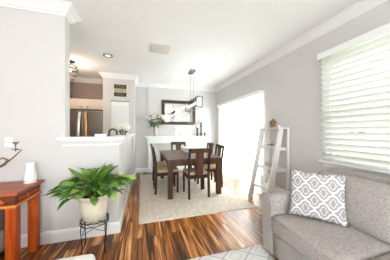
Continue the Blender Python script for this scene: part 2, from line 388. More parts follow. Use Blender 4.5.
crown = [(0, CZ - .115), (.012, CZ - .115), (.016, CZ - .098), (.030, CZ - .088), (.055, CZ - .05), (.078, CZ - .03), (.085, CZ - .016), (.10, CZ - .012), (.10, CZ), (0, CZ)]
base = [(0, 0), (.016, 0), (.016, .105), (.012, .122), (.006, .135), (0, .138)]
# crown mouldings (the room side is on the left of each path)
S('trim_1', sweep(crown, [(XR, -2.86), (XR, YB), (2.04, YB), (2.04, YC), (.15, YC), (.15, YB), (-.22, YB), (-.22, 4.9), (-.97, 4.9), (-.97, YB - .03), (-1.87, YB - .03), (-1.87, YL + .14), (-.876, YL + .14), (-.876, YL), (-3.46, YL), (-3.46, -2.86)]), TRIM)
S('baseboard_right', sweep(base, [(XR, -2.86), (XR, DY0 - .06)]), TRIM)
S('baseboard_back', sweep(base, [(XR, DY1 + .06), (XR, YB), (2.04, YB), (2.04, YC), (.15, YC), (.15, YB), (-.22, YB), (-.22, 4.9), (-.29, 4.9), (-.29, YL), (-3.46, YL)]), TRIM)
# ledge on the half wall: board with a nosing and a moulding below
led = [(-.01, 1.176), (.062, 1.176), (.072, 1.186), (.072, 1.202), (.062, 1.212), (-.14, 1.212), (-.14, 1.176)]
S('trim_2', sweep(led, [(-.29, 4.9), (-.29, YL), (-.935, YL)]), TRIM)
mld = [(-.005, 1.105), (.012, 1.105), (.016, 1.125), (.034, 1.15), (.05, 1.165), (.05, 1.176), (-.005, 1.176)]
S('trim_3', sweep(mld, [(-.29, 4.9), (-.29, YL), (-.90, YL)]), TRIM)

# ---- window 1: frame, pane, sill, behind the blind
wn = bpy.data.objects.new('window_1', None); COL.objects.link(wn); wn.location = (XR, WY0, WZ0); wn['kind'] = 'structure'
hy, hz = WY1 - WY0, WZ1 - WZ0
b = MB()
for (y0, y1, z0, z1) in ((0, .045, 0, hz), (hy - .045, hy, 0, hz), (0, hy, 0, .045), (0, hy, hz - .045, hz), (0, hy, hz / 2 - .02, hz / 2 + .02)): b.box(.07, .12, y0, y1, z0, z1)
b.build('window_frame', TRIM, wn)
MB().box(.09, .096, .045, hy - .045, .045, hz - .045).build('pane', PANE, wn)
MB().box(-.075, .13, -.06, hy + .055, -.035, -.001, .006).box(-.02, -.001, -.03, hy + .03, -.10, -.035, .004).build('window_sill', TRIM, wn)
# ---- sliding door
dn = bpy.data.objects.new('door_1', None); COL.objects.link(dn); dn.location = (XR, DY0, 0); dn['kind'] = 'structure'
dy = DY1 - DY0; b = MB()
for (y0, y1, z0, z1) in ((0, .05, 0, DZ), (dy - .05, dy, 0, DZ), (0, dy, 0, .04), (0, dy, DZ - .05, DZ), (dy / 2 - .05, dy / 2 + .05, 0, DZ)): b.box(.05, .12, y0, y1, z0, z1)
b.build('door_frame', TRIM, dn)
MB().box(.08, .086, .05, dy / 2 - .05, .04, DZ - .05).box(.08, .086, dy / 2 + .05, dy - .05, .04, DZ - .05).build('pane', PANE, dn)
MB().tube([(.045, dy / 2 - .02, .9), (.02, dy / 2 - .02, .92), (.02, dy / 2 - .02, 1.08), (.045, dy / 2 - .02, 1.1)], .008).build('door_handle', NICKEL, dn)

# ---- closet door, white panels, in the closet wall
cd = bpy.data.objects.new('door_2', None); COL.objects.link(cd); cd.location = (-.775, 4.9, 0); cd['kind'] = 'structure'
for k in range(2):
    x0 = .213 * k; b = MB().box(x0 + .003, x0 + .210, -.012, -.001, .01, 2.03)
    for (a0, a1) in ((.003, .030), (.096, .117), (.183, .210)): b.box(x0 + a0, x0 + a1, -.036, -.011, .01, 2.03, .002)
    for (z0, z1) in ((.01, .13), (.55, .66), (1.28, 1.38), (1.92, 2.03)):
        for (a0, a1) in ((.030, .096), (.117, .183)): b.box(x0 + a0, x0 + a1, -.035, -.011, z0, z1, .002)
    for (z0, z1) in ((.13, .55), (.66, 1.28), (1.38, 1.92)):
        for (a0, a1) in ((.043, .083), (.130, .170)): b.box(x0 + a0, x0 + a1, -.026, -.011, z0 + .018, z1 - .018, .008)
    b.build('door_leaf', TRIM, cd)
MB().box(-.01, .436, -.03, -.001, 2.032, 2.055).build('door_track', NICKEL, cd)
MB().box(-.055, -.012, -.018, -.001, 0, 2.10, .003).box(.438, .48, -.018, -.001, 0, 2.10, .003).build('door_casing', WALL, cd)

# ---------------------------------------------------------------- outdoors beyond the blinds
S('ground', MB().box(2.6, 30, -14, 30, -.35, -.2), GRASS)
hs = thing('neighbour_house', (13, 6.5, -.2), 'pale two window house across the lawn, seen through the blind slats', 'house')
b = MB().box(0, 6, -4, 5, 0, 2.9); b.build('wall', SIDING, hs)
MB().prism([(-4.4, 2.85), (5.4, 2.85), (.5, 5.2)], -.3, 6.3, 0).build('roof', GREYF, hs)
for y0, wy in ((.75, .42), (1.34, .26)):
    f = MB().box(-.06, 0, y0 - .05, y0 + wy + .05, 1.15, 1.75).build('window', TRIM, hs)
    MB().box(-.08, -.06, y0, y0 + wy, 1.2, 1.68).build('pane', DGLASS, f)
def shrub(loc, r, n, label, flowers=False):
    t = thing('garden_shrub', loc, label, 'shrub')
    b = MB()
    for k in range(n):
        a = random.uniform(0, 2 * PI); q = random.random() ** .5 * r; z = random.uniform(.1, 1.4) * r
        c = Vector((q * math.cos(a), q * math.sin(a), z + .05)); s = r * .16
        t1 = Vector((random.gauss(0, 1), random.gauss(0, 1), random.gauss(0, 1))).normalized(); t2 = t1.orthogonal().normalized()
        vs = [b.bm.verts.new(c + v) for v in (-t1 * s, t2 * s * .5, t1 * s, -t2 * s * .5)]; b.bm.faces.new(vs)
    b.build('foliage', SHRUB, t)
    MB().tube([(0, 0, 0), (0, 0, r)], r * .06).build('stem', WBLK, t)
    if flowers:
        f = MB()
        for k in range(16):
            a = random.uniform(0, 2 * PI); q = random.random() * r * .8
            f.ball((q * math.cos(a), q * math.sin(a), random.uniform(.9, 1.45) * r), r * .12, sub=1)
        f.build('blossoms', ORANGE, t)
shrub((4.7, 3.3, -.2), .42, 260, 'small orange flowering shrub just outside the blind window', True)
shrub((4.9, 2.3, -.2), .36, 200, 'leafy green shrub without flowers outside the blind window')

# ---------------------------------------------------------------- window blind
bl = thing('window_blind', (XR - .050, WY0 - .03, WZ0), 'wide ivory horizontal slat blind over the window behind the sofa', 'blind')
L_ = WY1 - WY0 + .07
MB().box(-.05, .049, -.01, L_ + .01, 1.375, 1.46, .004).build('valance', TRIM, bl)
MB().box(-.03, .03, .02, L_ - .02, .002, .026, .006).build('bottom_rail', SLAT, bl)
b = MB(); pitch = .070; z = .065; ang = math.radians(-47)
while z < 1.375:
    mt = Matrix.Translation((0, 0, z)) @ Matrix.Rotation(-ang, 4, 'Y')
    b.box(-.040, .040, .02, L_ - .02, -.0015, .0015, mtx=mt); z += pitch
b.build('slats', SLAT, bl)
for y in (.16, L_ / 2, L_ - .16): MB().tube([(-.034, y, .02), (-.034, y, 1.38)], .0022, 5).tube([(.034, y, .02), (.034, y, 1.38)], .0022, 5).build('ladder_cord', TRIM, bl)
MB().tube([(-.046, L_ - .07, 1.38), (-.048, L_ - .075, .72)], .0035, 6).build('tilt_wand', TRIM, bl)

# ---------------------------------------------------------------- sliding door curtain
cu = thing('sheer_curtain', (XR - .07, DY0 - .08, 0), 'bright sheer white curtain under a boxed valance over the sliding door', 'curtain')
LC = DY1 - DY0 + .18
MB().box(-.055, .069, -.02, LC + .02, 2.045, 2.125, .004).build('valance', TRIM, cu)
b = MB(); nn = 260; v0 = []; v1 = []
for i in range(nn + 1):
    y = LC * i / nn; x = .012 * math.sin(y * 2 * PI / .085) + .006 * math.sin(y * 23)
    v0.append(b.bm.verts.new((x, y, .025))); v1.append(b.bm.verts.new((x * .8, y, 2.045)))
for i in range(nn):
    f = b.bm.faces.new((v0[i], v0[i + 1], v1[i + 1], v1[i])); f.smooth = True
b.build('drape', SHEER, cu)

# ---------------------------------------------------------------- mantel, mirror and what stands on the mantel
mz = 1.115
mn = thing('mantel_shelf', (0, 0, 0), 'long white mantel shelf on the far dining room wall', 'shelf')
MB().box(.06, 2.13, 5.37, YC - .001, mz - .04, mz, .006).build('shelf_board', TRIM, mn)
MB().box(.13, 2.06, 5.43, YC - .001, .895, mz - .041, .004).box(.10, 2.09, 5.40, YC - .001, mz - .075, mz - .041, .006).build('apron', TRIM, mn)
MB().box(.15, .24, 5.525, YC - .001, .14, .884, .004).build('post', TRIM, mn)
MB().box(1.95, 2.04, 5.525, YC - .001, .14, .884, .004).build('post', TRIM, mn)

mr = thing('wall_mirror', (1.105, YC - .002, 1.86), 'rectangular mirror in a wide dark bronze frame above the mantel', 'mirror')
fw, fh, ft = .55, .385, .085
b = MB()
for (x0, x1, z0, z1) in ((-fw, fw, fh - ft, fh), (-fw, fw, -fh, -fh + ft), (-fw, -fw + ft, -fh + ft, fh - ft), (fw - ft, fw, -fh + ft, fh - ft)): b.box(x0, x1, -.04, -.001, z0, z1, .008)
b.build('frame', BRONZE, mr)
b = MB(); q = ft; g = .018
for (x0, x1, z0, z1) in ((-fw + q, fw - q, fh - q - g, fh - q), (-fw + q, fw - q, -fh + q, -fh + q + g), (-fw + q, -fw + q + g, -fh + q + g, fh - q - g), (fw - q - g, fw - q, -fh + q + g, fh - q - g)): b.box(x0, x1, -.032, -.01, z0, z1)
b.build('inner_frame', TERRA, mr)
MB().box(-fw + q + g, fw - q - g, -.018, -.004, -fh + q + g, fh - q - g).build('glass', MIRROR, mr)

def bloom(b, c, r, n=7, tilt=None):
    """cupped petals round a centre"""
    c = Vector(c); ax = (tilt or Vector((0, 0, 1))).normalized(); u = ax.orthogonal().normalized(); v = ax.cross(u)
    for ring, (rr, hh, m) in enumerate(((1.0, .25, n), (.62, .6, max(4, n - 2)))):
        for k in range(m):
            a = 2 * PI * (k + .5 * ring) / m; d = u * math.cos(a) + v * math.sin(a); t = ax.cross(d)
            p = [c, c + d * r * rr * .55 + t * r * .42 * rr + ax * r * hh * .5, c + d * r * rr + ax * r * hh, c + d * r * rr * .55 - t * r * .42 * rr + ax * r * hh * .5]
            vs = [b.bm.verts.new(x) for x in p]; f = b.bm.faces.new(vs); f.smooth = True
    b.ball(c + ax * r * .25, r * .42, sub=1)
def leaf(b, base_, d, L, W, droop=.5, up=.3, n=7):
    """tapering folded blade starting at base_, heading d (horizontal unit) with lift 'up' and arching down by droop"""
    base_ = Vector(base_); d = Vector(d).normalized(); side = Vector((-d.y, d.x, 0)).normalized(); prev = None
    tw = random.uniform(-.8, .8)
    for i in range(n + 1):
        t = i / n; p = base_ + d * (L * t * (1 - .25 * droop * t)) + Vector((0, 0, L * (up * t - droop * t * t)))
        wd = W * (math.sin(PI * min(1, t ** .75)) ** .8) * .5 + .0008
        s2 = (side * math.cos(tw) + Vector((0, 0, 1)) * math.sin(tw))
        row = [b.bm.verts.new(p - s2 * wd + Vector((0, 0, wd * .25))), b.bm.verts.new(p), b.bm.verts.new(p + s2 * wd + Vector((0, 0, wd * .25)))]
        if prev:
            for k in (0, 1):
                f = b.bm.faces.new((prev[k], prev[k + 1], row[k + 1], row[k])); f.smooth = True
        prev = row

# vase with bouquet
vx, vy = .37, 5.46
vs_ = thing('flower_vase', (vx, vy, mz), 'speckled beige vase of ivory and blush flowers at the left end of the mantel', 'vase')
MB().lathe([(.040, 0), (.056, .02), (.062, .10), (.056, .19), (.038, .25), (.030, .28), (.036, .305), (.030, .305), (.02, .25)], seg=20).build('vase_body', VASE, vs_)
gr = MB(); blooms = []; st = MB()
rnd = random.Random(3)
for k in range(24):
    a = rnd.uniform(0, 2 * PI); q = rnd.uniform(.04, .28); z = .46 + rnd.uniform(0, .26) - q * .35
    x, y = q * math.cos(a) * 1.15, q * math.sin(a) * .42 - .02
    blooms.append((MB(), PINKPETAL if (k % 4 == 0 and x > 0) else PETAL)); bloom(blooms[-1][0], (x, y, z), rnd.uniform(.06, .085), 7, Vector((x * 2, y * 3 - .25, .5)))
    st.tube([(0, 0, .2), (x * .5, y * .5, z * .65), (x, y, z)], .003, 5)
for k in range(75):
    a = rnd.uniform(0, 2 * PI); q = rnd.uniform(.01, .14); dx, dy_ = math.cos(a), math.sin(a) * .45
    leaf(gr, (q * dx, q * dy_ - .01, rnd.uniform(.30, .62)), (dx, dy_ - .1, 0), rnd.uniform(.09, .17), .035, rnd.uniform(.3, 1.0), rnd.uniform(.1, .8), 5)
for q_ in [gr, st] + [q[0] for q in blooms]:
    for v in q_.bm.verts:
        if v.co.y > .07: v.co.y = .07 + (v.co.y - .07) * .12
gr.build('greenery', LEAF2, vs_); [q.build('flower', m_, vs_) for q, m_ in blooms]; st.build('stems', LEAF2, vs_)

# little bottle
t = thing('small_bottle', (.985, 5.46, mz), 'small white bottle with a reddish top in the middle of the mantel', 'bottle')
MB().lathe([(.02, 0), (.024, .01), (.024, .11), (.012, .15), (.011, .19)], seg=14).build('bottle_body', WHITE, t)
MB().lathe([(.016, .19), (.022, .21), (.02, .25), (.008, .265)], seg=14).build('stopper', PINKPETAL, t)
# candlesticks
def candlestick(x, h, label, ch=.1, cr=.028, m=BRONZE):
    t = thing('candlestick', (x, 5.46, mz), label, 'candlestick', 'candlesticks at the right end of the mantel')
    MB().lathe([(.055, 0), (.055, .014), (.034, .03), (.024, .06), (.034, .09), (.024, .12), (.021, h * .6), (.032, h * .72), (.021, h * .82), (.024, h - .03), (.038, h - .012), (.038, h)], seg=16).build('stand', m, t)
    MB().lathe([(cr, h), (cr, h + ch), (cr * .8, h + ch + .005)], seg=16).tube([(0, 0, h + ch), (0, 0, h + ch + .018)], .002, 5).build('candle', SILVER, t)
candlestick(1.70, .26, 'shorter dark candlestick with a fat white candle', .11, .038)
candlestick(1.83, .44, 'taller dark candlestick with a white candle', .10, .034)
t = thing('taper_holder', (1.60, 5.47, mz), 'thin pale glass taper holder left of the dark candlesticks', 'candle holder')
MB().lathe([(.03, 0), (.03, .01), (.007, .03), (.007, .2), (.014, .23), (.014, .25)], seg=12).build('stand', VASE, t)
MB().lathe([(.008, .25), (.006, .40)], seg=8).build('candle', SILVER, t)
t = thing('bud_bottle', (1.96, 5.46, mz), 'small dark bottle at the far right end of the mantel', 'bottle')
MB().lathe([(.028, 0), (.032, .02), (.030, .07), (.012, .10), (.010, .13), (.014, .135)], seg=14).build('bottle_body', BRONZE, t)
MB().tube([(0, 0, .12), (.01, 0, .3), (.005, 0, .52)], .004, 5).build('dried_stem', BEIGEF, t)

# ---------------------------------------------------------------- pendant lamp
px_, pz0, pz1, py0, py1, hw = 1.155, 1.80, 2.025, 3.57, 4.52, .07
pd = thing('linear_pendant_lamp', (px_, 4.14, CZ), 'open rectangular dark metal pendant with five glass shades over the dining table', 'pendant lamp')
MB().box(-.06, .06, -.15, .15, -.028, -.001, .005).build('ceiling_canopy', NICKEL, pd)
for y in (-.11, .13):
    MB().tube([(0, y, -.028), (0, y, pz1 - CZ)], .0045, 6).build('rod', NICKEL, pd)
b = MB(); e = .008; a0, a1 = py0 - 4.14, py1 - 4.14; z0, z1 = pz0 - CZ, pz1 - CZ
for y in (a0, a1):
    for x in (-hw, hw): b.box(x - e, x + e, y - e, y + e, z0, z1)
    for z in (z0, z1): b.box(-hw, hw, y - e, y + e, z - e, z + e)
for x in (-hw, hw):
    b.box(x - e * .6, x + e * .6, a0, a1, z0 - e * .6, z0 + e * .6)
b.box(-e, e, a0, a1, z1 - e, z1 + e)
b.build('cage_frame', NICKEL, pd)
for k in range(5):
    y = -.34 + .17 * k + .02
    s_ = MB().lathe([(.012, z1 + .032), (.022, z1 + .03), (.022, z1 - .06), (.018, z1 - .065)], 0, y, 12).build('socket', BRONZE, pd)
    MB().lathe([(.02, z1 - .062), (.045, z1 - .075), (.045, z1 - .19)], 0, y, 16, cap=False).build('glass_shade', CLEAR, pd)
    MB().ball((0, y, z1 - .115), 0.024, 1, 1, 1.5).build('bulb', BULB, pd)

# ---------------------------------------------------------------- ceiling fittings
t = thing('ceiling_vent', (.285, 3.15, CZ), 'square beige air vent in the ceiling', 'vent')
MB().box(-.17, .17, -.165, .165, -.012, -.001, .003).build('frame', VENT, t)
b = MB()
for k in range(13): b.box(-.15, .15, -.145 + k * .024, -.135 + k * .024, -.018, -.012)
b.build('louvres', VENT, t)
t = thing('recessed_downlight', (-.65, 3.72, CZ), 'small round recessed light in the ceiling near the half wall', 'ceiling light')
MB().lathe([(.055, -.001), (.055, -.008), (.085, -.008), (.09, -.001)], seg=28).build('trim_ring', NICKEL, t)
MB().lathe([(.001, -.004), (.054, -.004), (.054, -.002), (.001, -.002)], seg=28).build('lens', DOWN, t)
# semi flush kitchen lamp, half hidden by the wall corner
t = thing('kitchen_ceiling_lamp', (-1.47, 4.25, CZ), 'bronze ringed kitchen ceiling lamp with a warm glow at the wall corner', 'ceiling lamp')
MB().lathe([(.001, -.001), (.10, -.001), (.10, -.02), (.03, -.04), (.012, -.05), (.012, -.10)], seg=24).build('ceiling_plate', BRONZE, t)
b = MB()
for (r, z) in ((.13, -.10), (.15, -.17), (.15, -.24), (.11, -.31)):
    b.tube([(r * math.cos(2 * PI * k / 28), r * math.sin(2 * PI * k / 28), z) for k in range(28)], .008, 6, True)
for k in range(4):
    a = PI / 2 * k + .4; b.tube([(r * math.cos(a), r * math.sin(a), z) for (r, z) in ((.02, -.06), (.13, -.10), (.15, -.17), (.15, -.24), (.11, -.31))], .005, 5)
b.build('cage', BRONZE, t)
MB().ball((0, 0, -.18), .04).build('bulb', WARMB, t)
pl = bpy.data.lights.new('kitchen_lamp_light', 'POINT'); pl.energy = 17; pl.color = (1, .80, .6); pl.shadow_soft_size = .06
po = bpy.data.objects.new('kitchen_lamp_light', pl); COL.objects.link(po); po.location = (-1.47, 4.25, CZ - .26)

# ---------------------------------------------------------------- kitchen beyond the half wall
fr = thing('refrigerator', (-1.42, 5.2, 0), 'stainless steel french door refrigerator behind the half wall', 'refrigerator')
MB().box(-.43, .43, -.22, .37, .02, 1.79, .01).build('cabinet_body', NICKEL, fr)
for s_, m in ((-1, STEELB), (1, WARMREFL)):
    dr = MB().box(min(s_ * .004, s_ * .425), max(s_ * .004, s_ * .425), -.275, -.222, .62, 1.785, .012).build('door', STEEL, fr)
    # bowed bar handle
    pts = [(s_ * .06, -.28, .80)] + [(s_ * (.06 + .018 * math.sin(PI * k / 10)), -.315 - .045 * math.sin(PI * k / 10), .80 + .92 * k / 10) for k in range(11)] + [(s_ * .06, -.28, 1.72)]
    tag(MB().tube(pts, .036, 12).build('handle', m, dr), 'silver bowed handle' if s_ < 0 else 'bowed handle with an orange reflection painted into its colour')
fz = MB().box(-.425, .425, -.275, -.222, .05, .61, .012).build('freezer_drawer', STEEL, fr)
MB().tube([(-.35, -.275, .54), (-.33, -.32, .54), (.33, -.32, .54), (.35, -.275, .54)], .014).build('handle', STEELB, fz)
cb = thing('fridge_cabinet', (-1.42, 5.30, 1.83), 'cream two door wall cabinet above the refrigerator', 'cabinet')
MB().box(-.44, .44, -.20, .285, 0, .27, .003).build('body', CAB, cb)
for s_ in (-1, 1):
    x0, x1 = (-.435, -.003) if s_ < 0 else (.003, .435)
    d_ = MB().box(x0, x1, -.222, -.201, .01, .26, .002).box(x0 + .05, x1 - .05, -.226, -.221, .05, .22, .006).build('door', CAB, cb)
    MB().lathe([(.006, 0), (.006, .012), (.016, .02), (.014, .03)], seg=12, mtx=Matrix.Translation((s_ * .07, -.222, .06)) @ Matrix.Rotation(PI / 2, 4, 'X')).build('knob', BLACK, d_)
# tall white side panel right of the fridge
tag(MB().box(-.975, -.973, 4.93, 5.58, 0, 2.10).build('cabinet_panel', CAB), 'cream tall end panel between refrigerator and closet wall', 'panel')
# base cabinet with counter and sink behind the half wall
kc = thing('kitchen_base_cabinet', (-.72, 3.3, 0), 'cream base cabinet hidden behind the half wall', 'cabinet')
MB().box(-.28, .28, -.76, 1.3, 0, .88, .003).build('body', CAB, kc)
tag(MB().box(-1.02, -.415, 2.53, 4.62, .882, .92, .004).build('kitchen_countertop', WHITE), 'white kitchen counter behind the half wall ledge', 'countertop')
fa = thing('kitchen_faucet', (-.462, 3.50, .921), 'dark bronze arched faucet rising behind the ledge', 'faucet')
MB().lathe([(.03, 0), (.03, .015), (.018, .03), (.018, .10)], seg=16).build('faucet_body', BRONZE, fa)
MB().tube([(0, 0, .08), (0, 0, .30)] + [(-.065 + .065 * math.cos(a), 0, .33 + .065 * math.sin(a)) for a in [PI * k / 12 for k in range(0, 13)]] + [(-.134, 0, .26)], .013, 10).build('spout', BRONZE, fa)
MB().tube([(.0, -.02, .06), (.01, -.08, .10)], .008, 8).build('lever', BRONZE, fa)
t = thing('white_box', (-.505, 2.44, 1.2125), 'low white box on the half wall ledge in front of the refrigerator', 'box')
MB().box(-.062, .062, -.035, .035, 0, .024, .003).build('box_body', WHITE, t)
MB().box(-.064, .064, -.037, .037, .0245, .034, .003).build('lid', WHITE, t)
t = thing('black_kettle', (-1.0, 3.1, .921), 'small dark kettle at the left end of the counter', 'kettle')
MB().lathe([(.07, 0), (.075, .03), (.065, .14), (.045, .19), (.012, .21), (.014, .23)], seg=20).build('kettle_body', BLACK, t)
MB().tube([(-.05, 0, .17), (-.11, 0, .19), (-.12, 0, .10), (-.07, 0, .05)], .009).build('handle', BLACK, t)
# candles / rose balls in a bronze holder on the ledge
fh_ = thing('rose_bowl', (-.345, 3.42, 1.213), 'bronze wire bowl of white roses on the half wall ledge', 'flower bowl')
b = MB()
for (r, z) in ((.055, .006), (.075, .05), (.085, .09)): b.tube([(r * math.cos(2 * PI * k / 20) * .8, r * math.sin(2 * PI * k / 20), z) for k in range(20)], .005, 6, True)
for k in range(8):
    a = 2 * PI * k / 8; b.tube([(r * math.cos(a) * .8, r * math.sin(a), z) for (r, z) in ((.055, .006), (.075, .05), (.085, .09))], .004, 5)
b.build('wire_bowl', BRONZE, fh_)
for (x, y, z, r) in ((-.066, -.01, .125, .062), (.052, -.03, .14, .074), (.01, .06, .11, .055)):
    f = MB()
    for k in range(26):
        a = k * 2.4; hh = 1 - 2 * (k + .5) / 26; q = math.sqrt(1 - hh * hh); d = Vector((q * math.cos(a), q * math.sin(a), hh))
        f.ball(Vector((x, y, z)) + d * r * .72, r * .34, sub=1)
    f.ball((x, y, z), r * .8); f.build('rose', PETAL, fh_)
b = MB()
for k in range(14):
    a = 2 * PI * k / 14; leaf(b, (.05 * math.cos(a), .05 * math.sin(a), .07), (math.cos(a), math.sin(a), 0), .045, .022, .8, .1, 4)
b.build('greenery', LEAF2, fh_)

# striped sign
sg = thing('plaque_sign', (-.563, 4.9, 2.32), 'square black and gold three stripe sign above the closet door', 'sign')
MB().box(-.147, .147, -.018, -.001, .055, .155, .002).build('top_board', SIGNBLK, sg)
MB().box(-.147, .147, -.018, -.001, -.048, .052, .002).build('middle_board', SIGNGLD, sg)
MB().box(-.147, .147, -.018, -.001, -.151, -.051, .002).build('bottom_board', SIGNBLK, sg)
def squiggle(z, x0, x1, h, m, name):
    b = MB(); rr = random.Random(int(z * 1000) + 5); x = x0
    while x < x1:                      # rows of unreadably small lettering strokes
        w_ = rr.uniform(.006, .014)
        if rr.random() > .2: b.box(x, x + .004, -.021, -.018, z - h / 2, z + h / 2 * rr.choice((.4, 1)))
        if rr.random() > .4: b.box(x, x + w_ * .7, -.021, -.018, z + rr.choice((-h / 2, 0, h / 2 - .004)), z + h / 2)
        x += w_ + .003
    b.build(name, m, sg)
squiggle(.118, -.11, .11, .022, SIGNGLD, 'lettering'); squiggle(.085, -.12, .12, .014, SIGNGLD, 'lettering')
squiggle(.002, -.12, .12, .03, REDDK, 'lettering'); squiggle(-.085, -.09, .10, .016, SIGNGLD, 'lettering'); squiggle(-.12, -.11, .11, .014, SIGNGLD, 'lettering')

# ---------------------------------------------------------------- dining rug
def rug(name, x0, x1, y0, y1, h, m, label, wav, nx, ny, cat='rug'):
    b = MB(); g = []
    rr = random.Random(11)
    for j in range(ny + 1):
        row = []
        for i in range(nx + 1):
            ex = min(i, nx - i) == 0 or min(j, ny - j) == 0
            x = x0 + (x1 - x0) * i / nx + (rr.uniform(-wav, wav) if ex else 0); y = y0 + (y1 - y0) * j / ny + (rr.uniform(-wav, wav) if ex else 0)
            row.append(b.bm.verts.new((x, y, h * (.5 if ex else .96) - rr.uniform(0, .45) * h * (wav > .004))))
        g.append(row)
    for j in range(ny):
        for i in range(nx):
            f = b.bm.faces.new((g[j][i], g[j][i + 1], g[j + 1][i + 1], g[j + 1][i])); f.smooth = True
    # skirt down to the floor
    edge = [g[0][i] for i in range(nx + 1)] + [g[j][nx] for j in range(1, ny + 1)] + [g[ny][i] for i in range(nx - 1, -1, -1)] + [g[j][0] for j in range(ny - 1, 0, -1)]
    low = [b.bm.verts.new((v.co.x, v.co.y, .0015)) for v in edge]; n = len(edge)
    for i in range(n): b.bm.faces.new((edge[i], low[i], low[(i + 1) % n], edge[(i + 1) % n]))
    b.bm.faces.new(low)
    return tag(b.build(name, m), label, cat)
rug('shag_rug', -.06, 1.84, 2.52, 5.30, .014, RUG, 'cream shag rug under the dining table', .006, 120, 170)
rug('area_rug', -.05, 1.27, -.9, 1.69, .009, RUG2, 'ivory trellis pattern rug in front of the sofa', .001, 40, 60)
RZ = .0145

# ---------------------------------------------------------------- dining table
tx0, tx1, ty0, ty1 = .43, 1.53, 3.21, 4.80
dt = thing('dining_table', ((tx0 + tx1) / 2, (ty0 + ty1) / 2, RZ), 'dark walnut rectangular dining table on the cream rug', 'table')
ax, ay = (tx1 - tx0) / 2, (ty1 - ty0) / 2; TZ = .75 - RZ
MB().box(-ax, ax, -ay, ay, TZ - .035, TZ, .006).build('tabletop', WTOP, dt)
for sx in (-1, 1):
    for sy in (-1, 1):
        x = sx * (ax - .06); y = sy * (ay - .06)
        MB().box(x - .045, x + .045, y - .045, y + .045, 0, TZ - .036, .004).build('leg', WDARK, dt)
b = MB()
for sy in (-1, 1): b.box(-ax + .105, ax - .105, sy * (ay - .05) - .012, sy * (ay - .05) + .012, TZ - .13, TZ - .036)
for sx in (-1, 1): b.box(sx * (ax - .05) - .012, sx * (ax - .05) + .012, -ay + .105, ay - .105, TZ - .13, TZ - .036)
b.build('apron', WDARK, dt)

bw = thing('serving_bowl', (1.03, 4.22, .751), 'wide flared white bowl on the dining table', 'bowl')
MB().lathe([(.05, 0), (.055, .008), (.07, .03), (.105, .085), (.145, .125), (.14, .128), (.098, .092), (.06, .04), (.001, .03)], seg=32, cap=False).build('bowl_body', WHITE, bw)
MB().lathe([(.001, 0), (.05, 0), (.05, .004), (.001, .004)], seg=24).build('foot', WHITE, bw)

# ---------------------------------------------------------------- dining chairs (front faces +y)
ch = thing('dining_chair', (1.015, 3.37, RZ), 'espresso dining chair at the near end of the table, its back to the viewer', 'chair', 'dining chairs around the walnut table')
cw, cdp = .215, .235
def rear_profile():
    c = [(-.235, 0), (-.222, .25), (-.215, .45), (-.225, .62), (-.255, .80), (-.285, .94)]
    wdt = .019
    return [(y - wdt, z) for y, z in c] + [(y + wdt, z) for y, z in reversed(c)]
for sx in (-1, 1):
    x = sx * (cw - .02)
    MB().prism(rear_profile(), x - .019, x + .019, 0).build('leg', WBLK, ch)
    MB().prism([(x - .015, 0), (x + .015, 0), (x + .02, .42), (x - .02, .42)], .19, .228, 1).build('leg', WBLK, ch)
b = MB().box(-cw + .02, cw - .02, .20, .225, .36, .425, .003).box(-cw + .04, cw - .04, -.232, -.205, .37, .435, .003)
for sx in (-1, 1): b.box(sx * (cw - .02) - .012, sx * (cw - .02) + .012, -.20, .20, .36, .425, .003)
b.build('seat_frame', WBLK, ch)
MB().rbox(-cw + .003, cw - .003, -.195, .245, .427, .475, .02, 8, (0, 0, .012)).build('seat', SEAT, ch)
mt = Matrix.Translation((0, -.213, .43)) @ Matrix.Rotation(math.radians(8.2), 4, 'X')
MB().box(-.078, .078, -.010, .010, 0, .46, .003, mtx=mt).build('splat', WDARK, ch)
mt2 = Matrix.Translation((0, -.27, .86)) @ Matrix.Rotation(math.radians(11.5), 4, 'X')
MB().box(-cw, cw, -.017, .015, 0, .085, .006, mtx=mt2).build('crest_rail', WDARK, ch)
MB().box(-cw + .04, cw - .04, -.012, .010, 0, .03, .003, mtx=Matrix.Translation((0, -.222, .545)) @ Matrix.Rotation(math.radians(6), 4, 'X')).build('lower_rail', WBLK, ch) if False else None

dup(ch, (.475, 3.76, RZ), -PI / 2 , 'espresso dining chair on the left side of the table, nearer the viewer')
dup(ch, (.475, 4.40, RZ), -PI / 2, 'espresso dining chair on the left side of the table, farther from the viewer')
dup(ch, (1.47, 3.80, RZ), PI / 2, 'espresso dining chair on the curtain side of the table, nearer the viewer')
dup(ch, (1.47, 4.42, RZ), PI / 2, 'espresso dining chair on the curtain side of the table, farther from the viewer')
dup(ch, (1.0, 4.80, RZ), PI, 'espresso dining chair at the far end of the table facing the viewer')

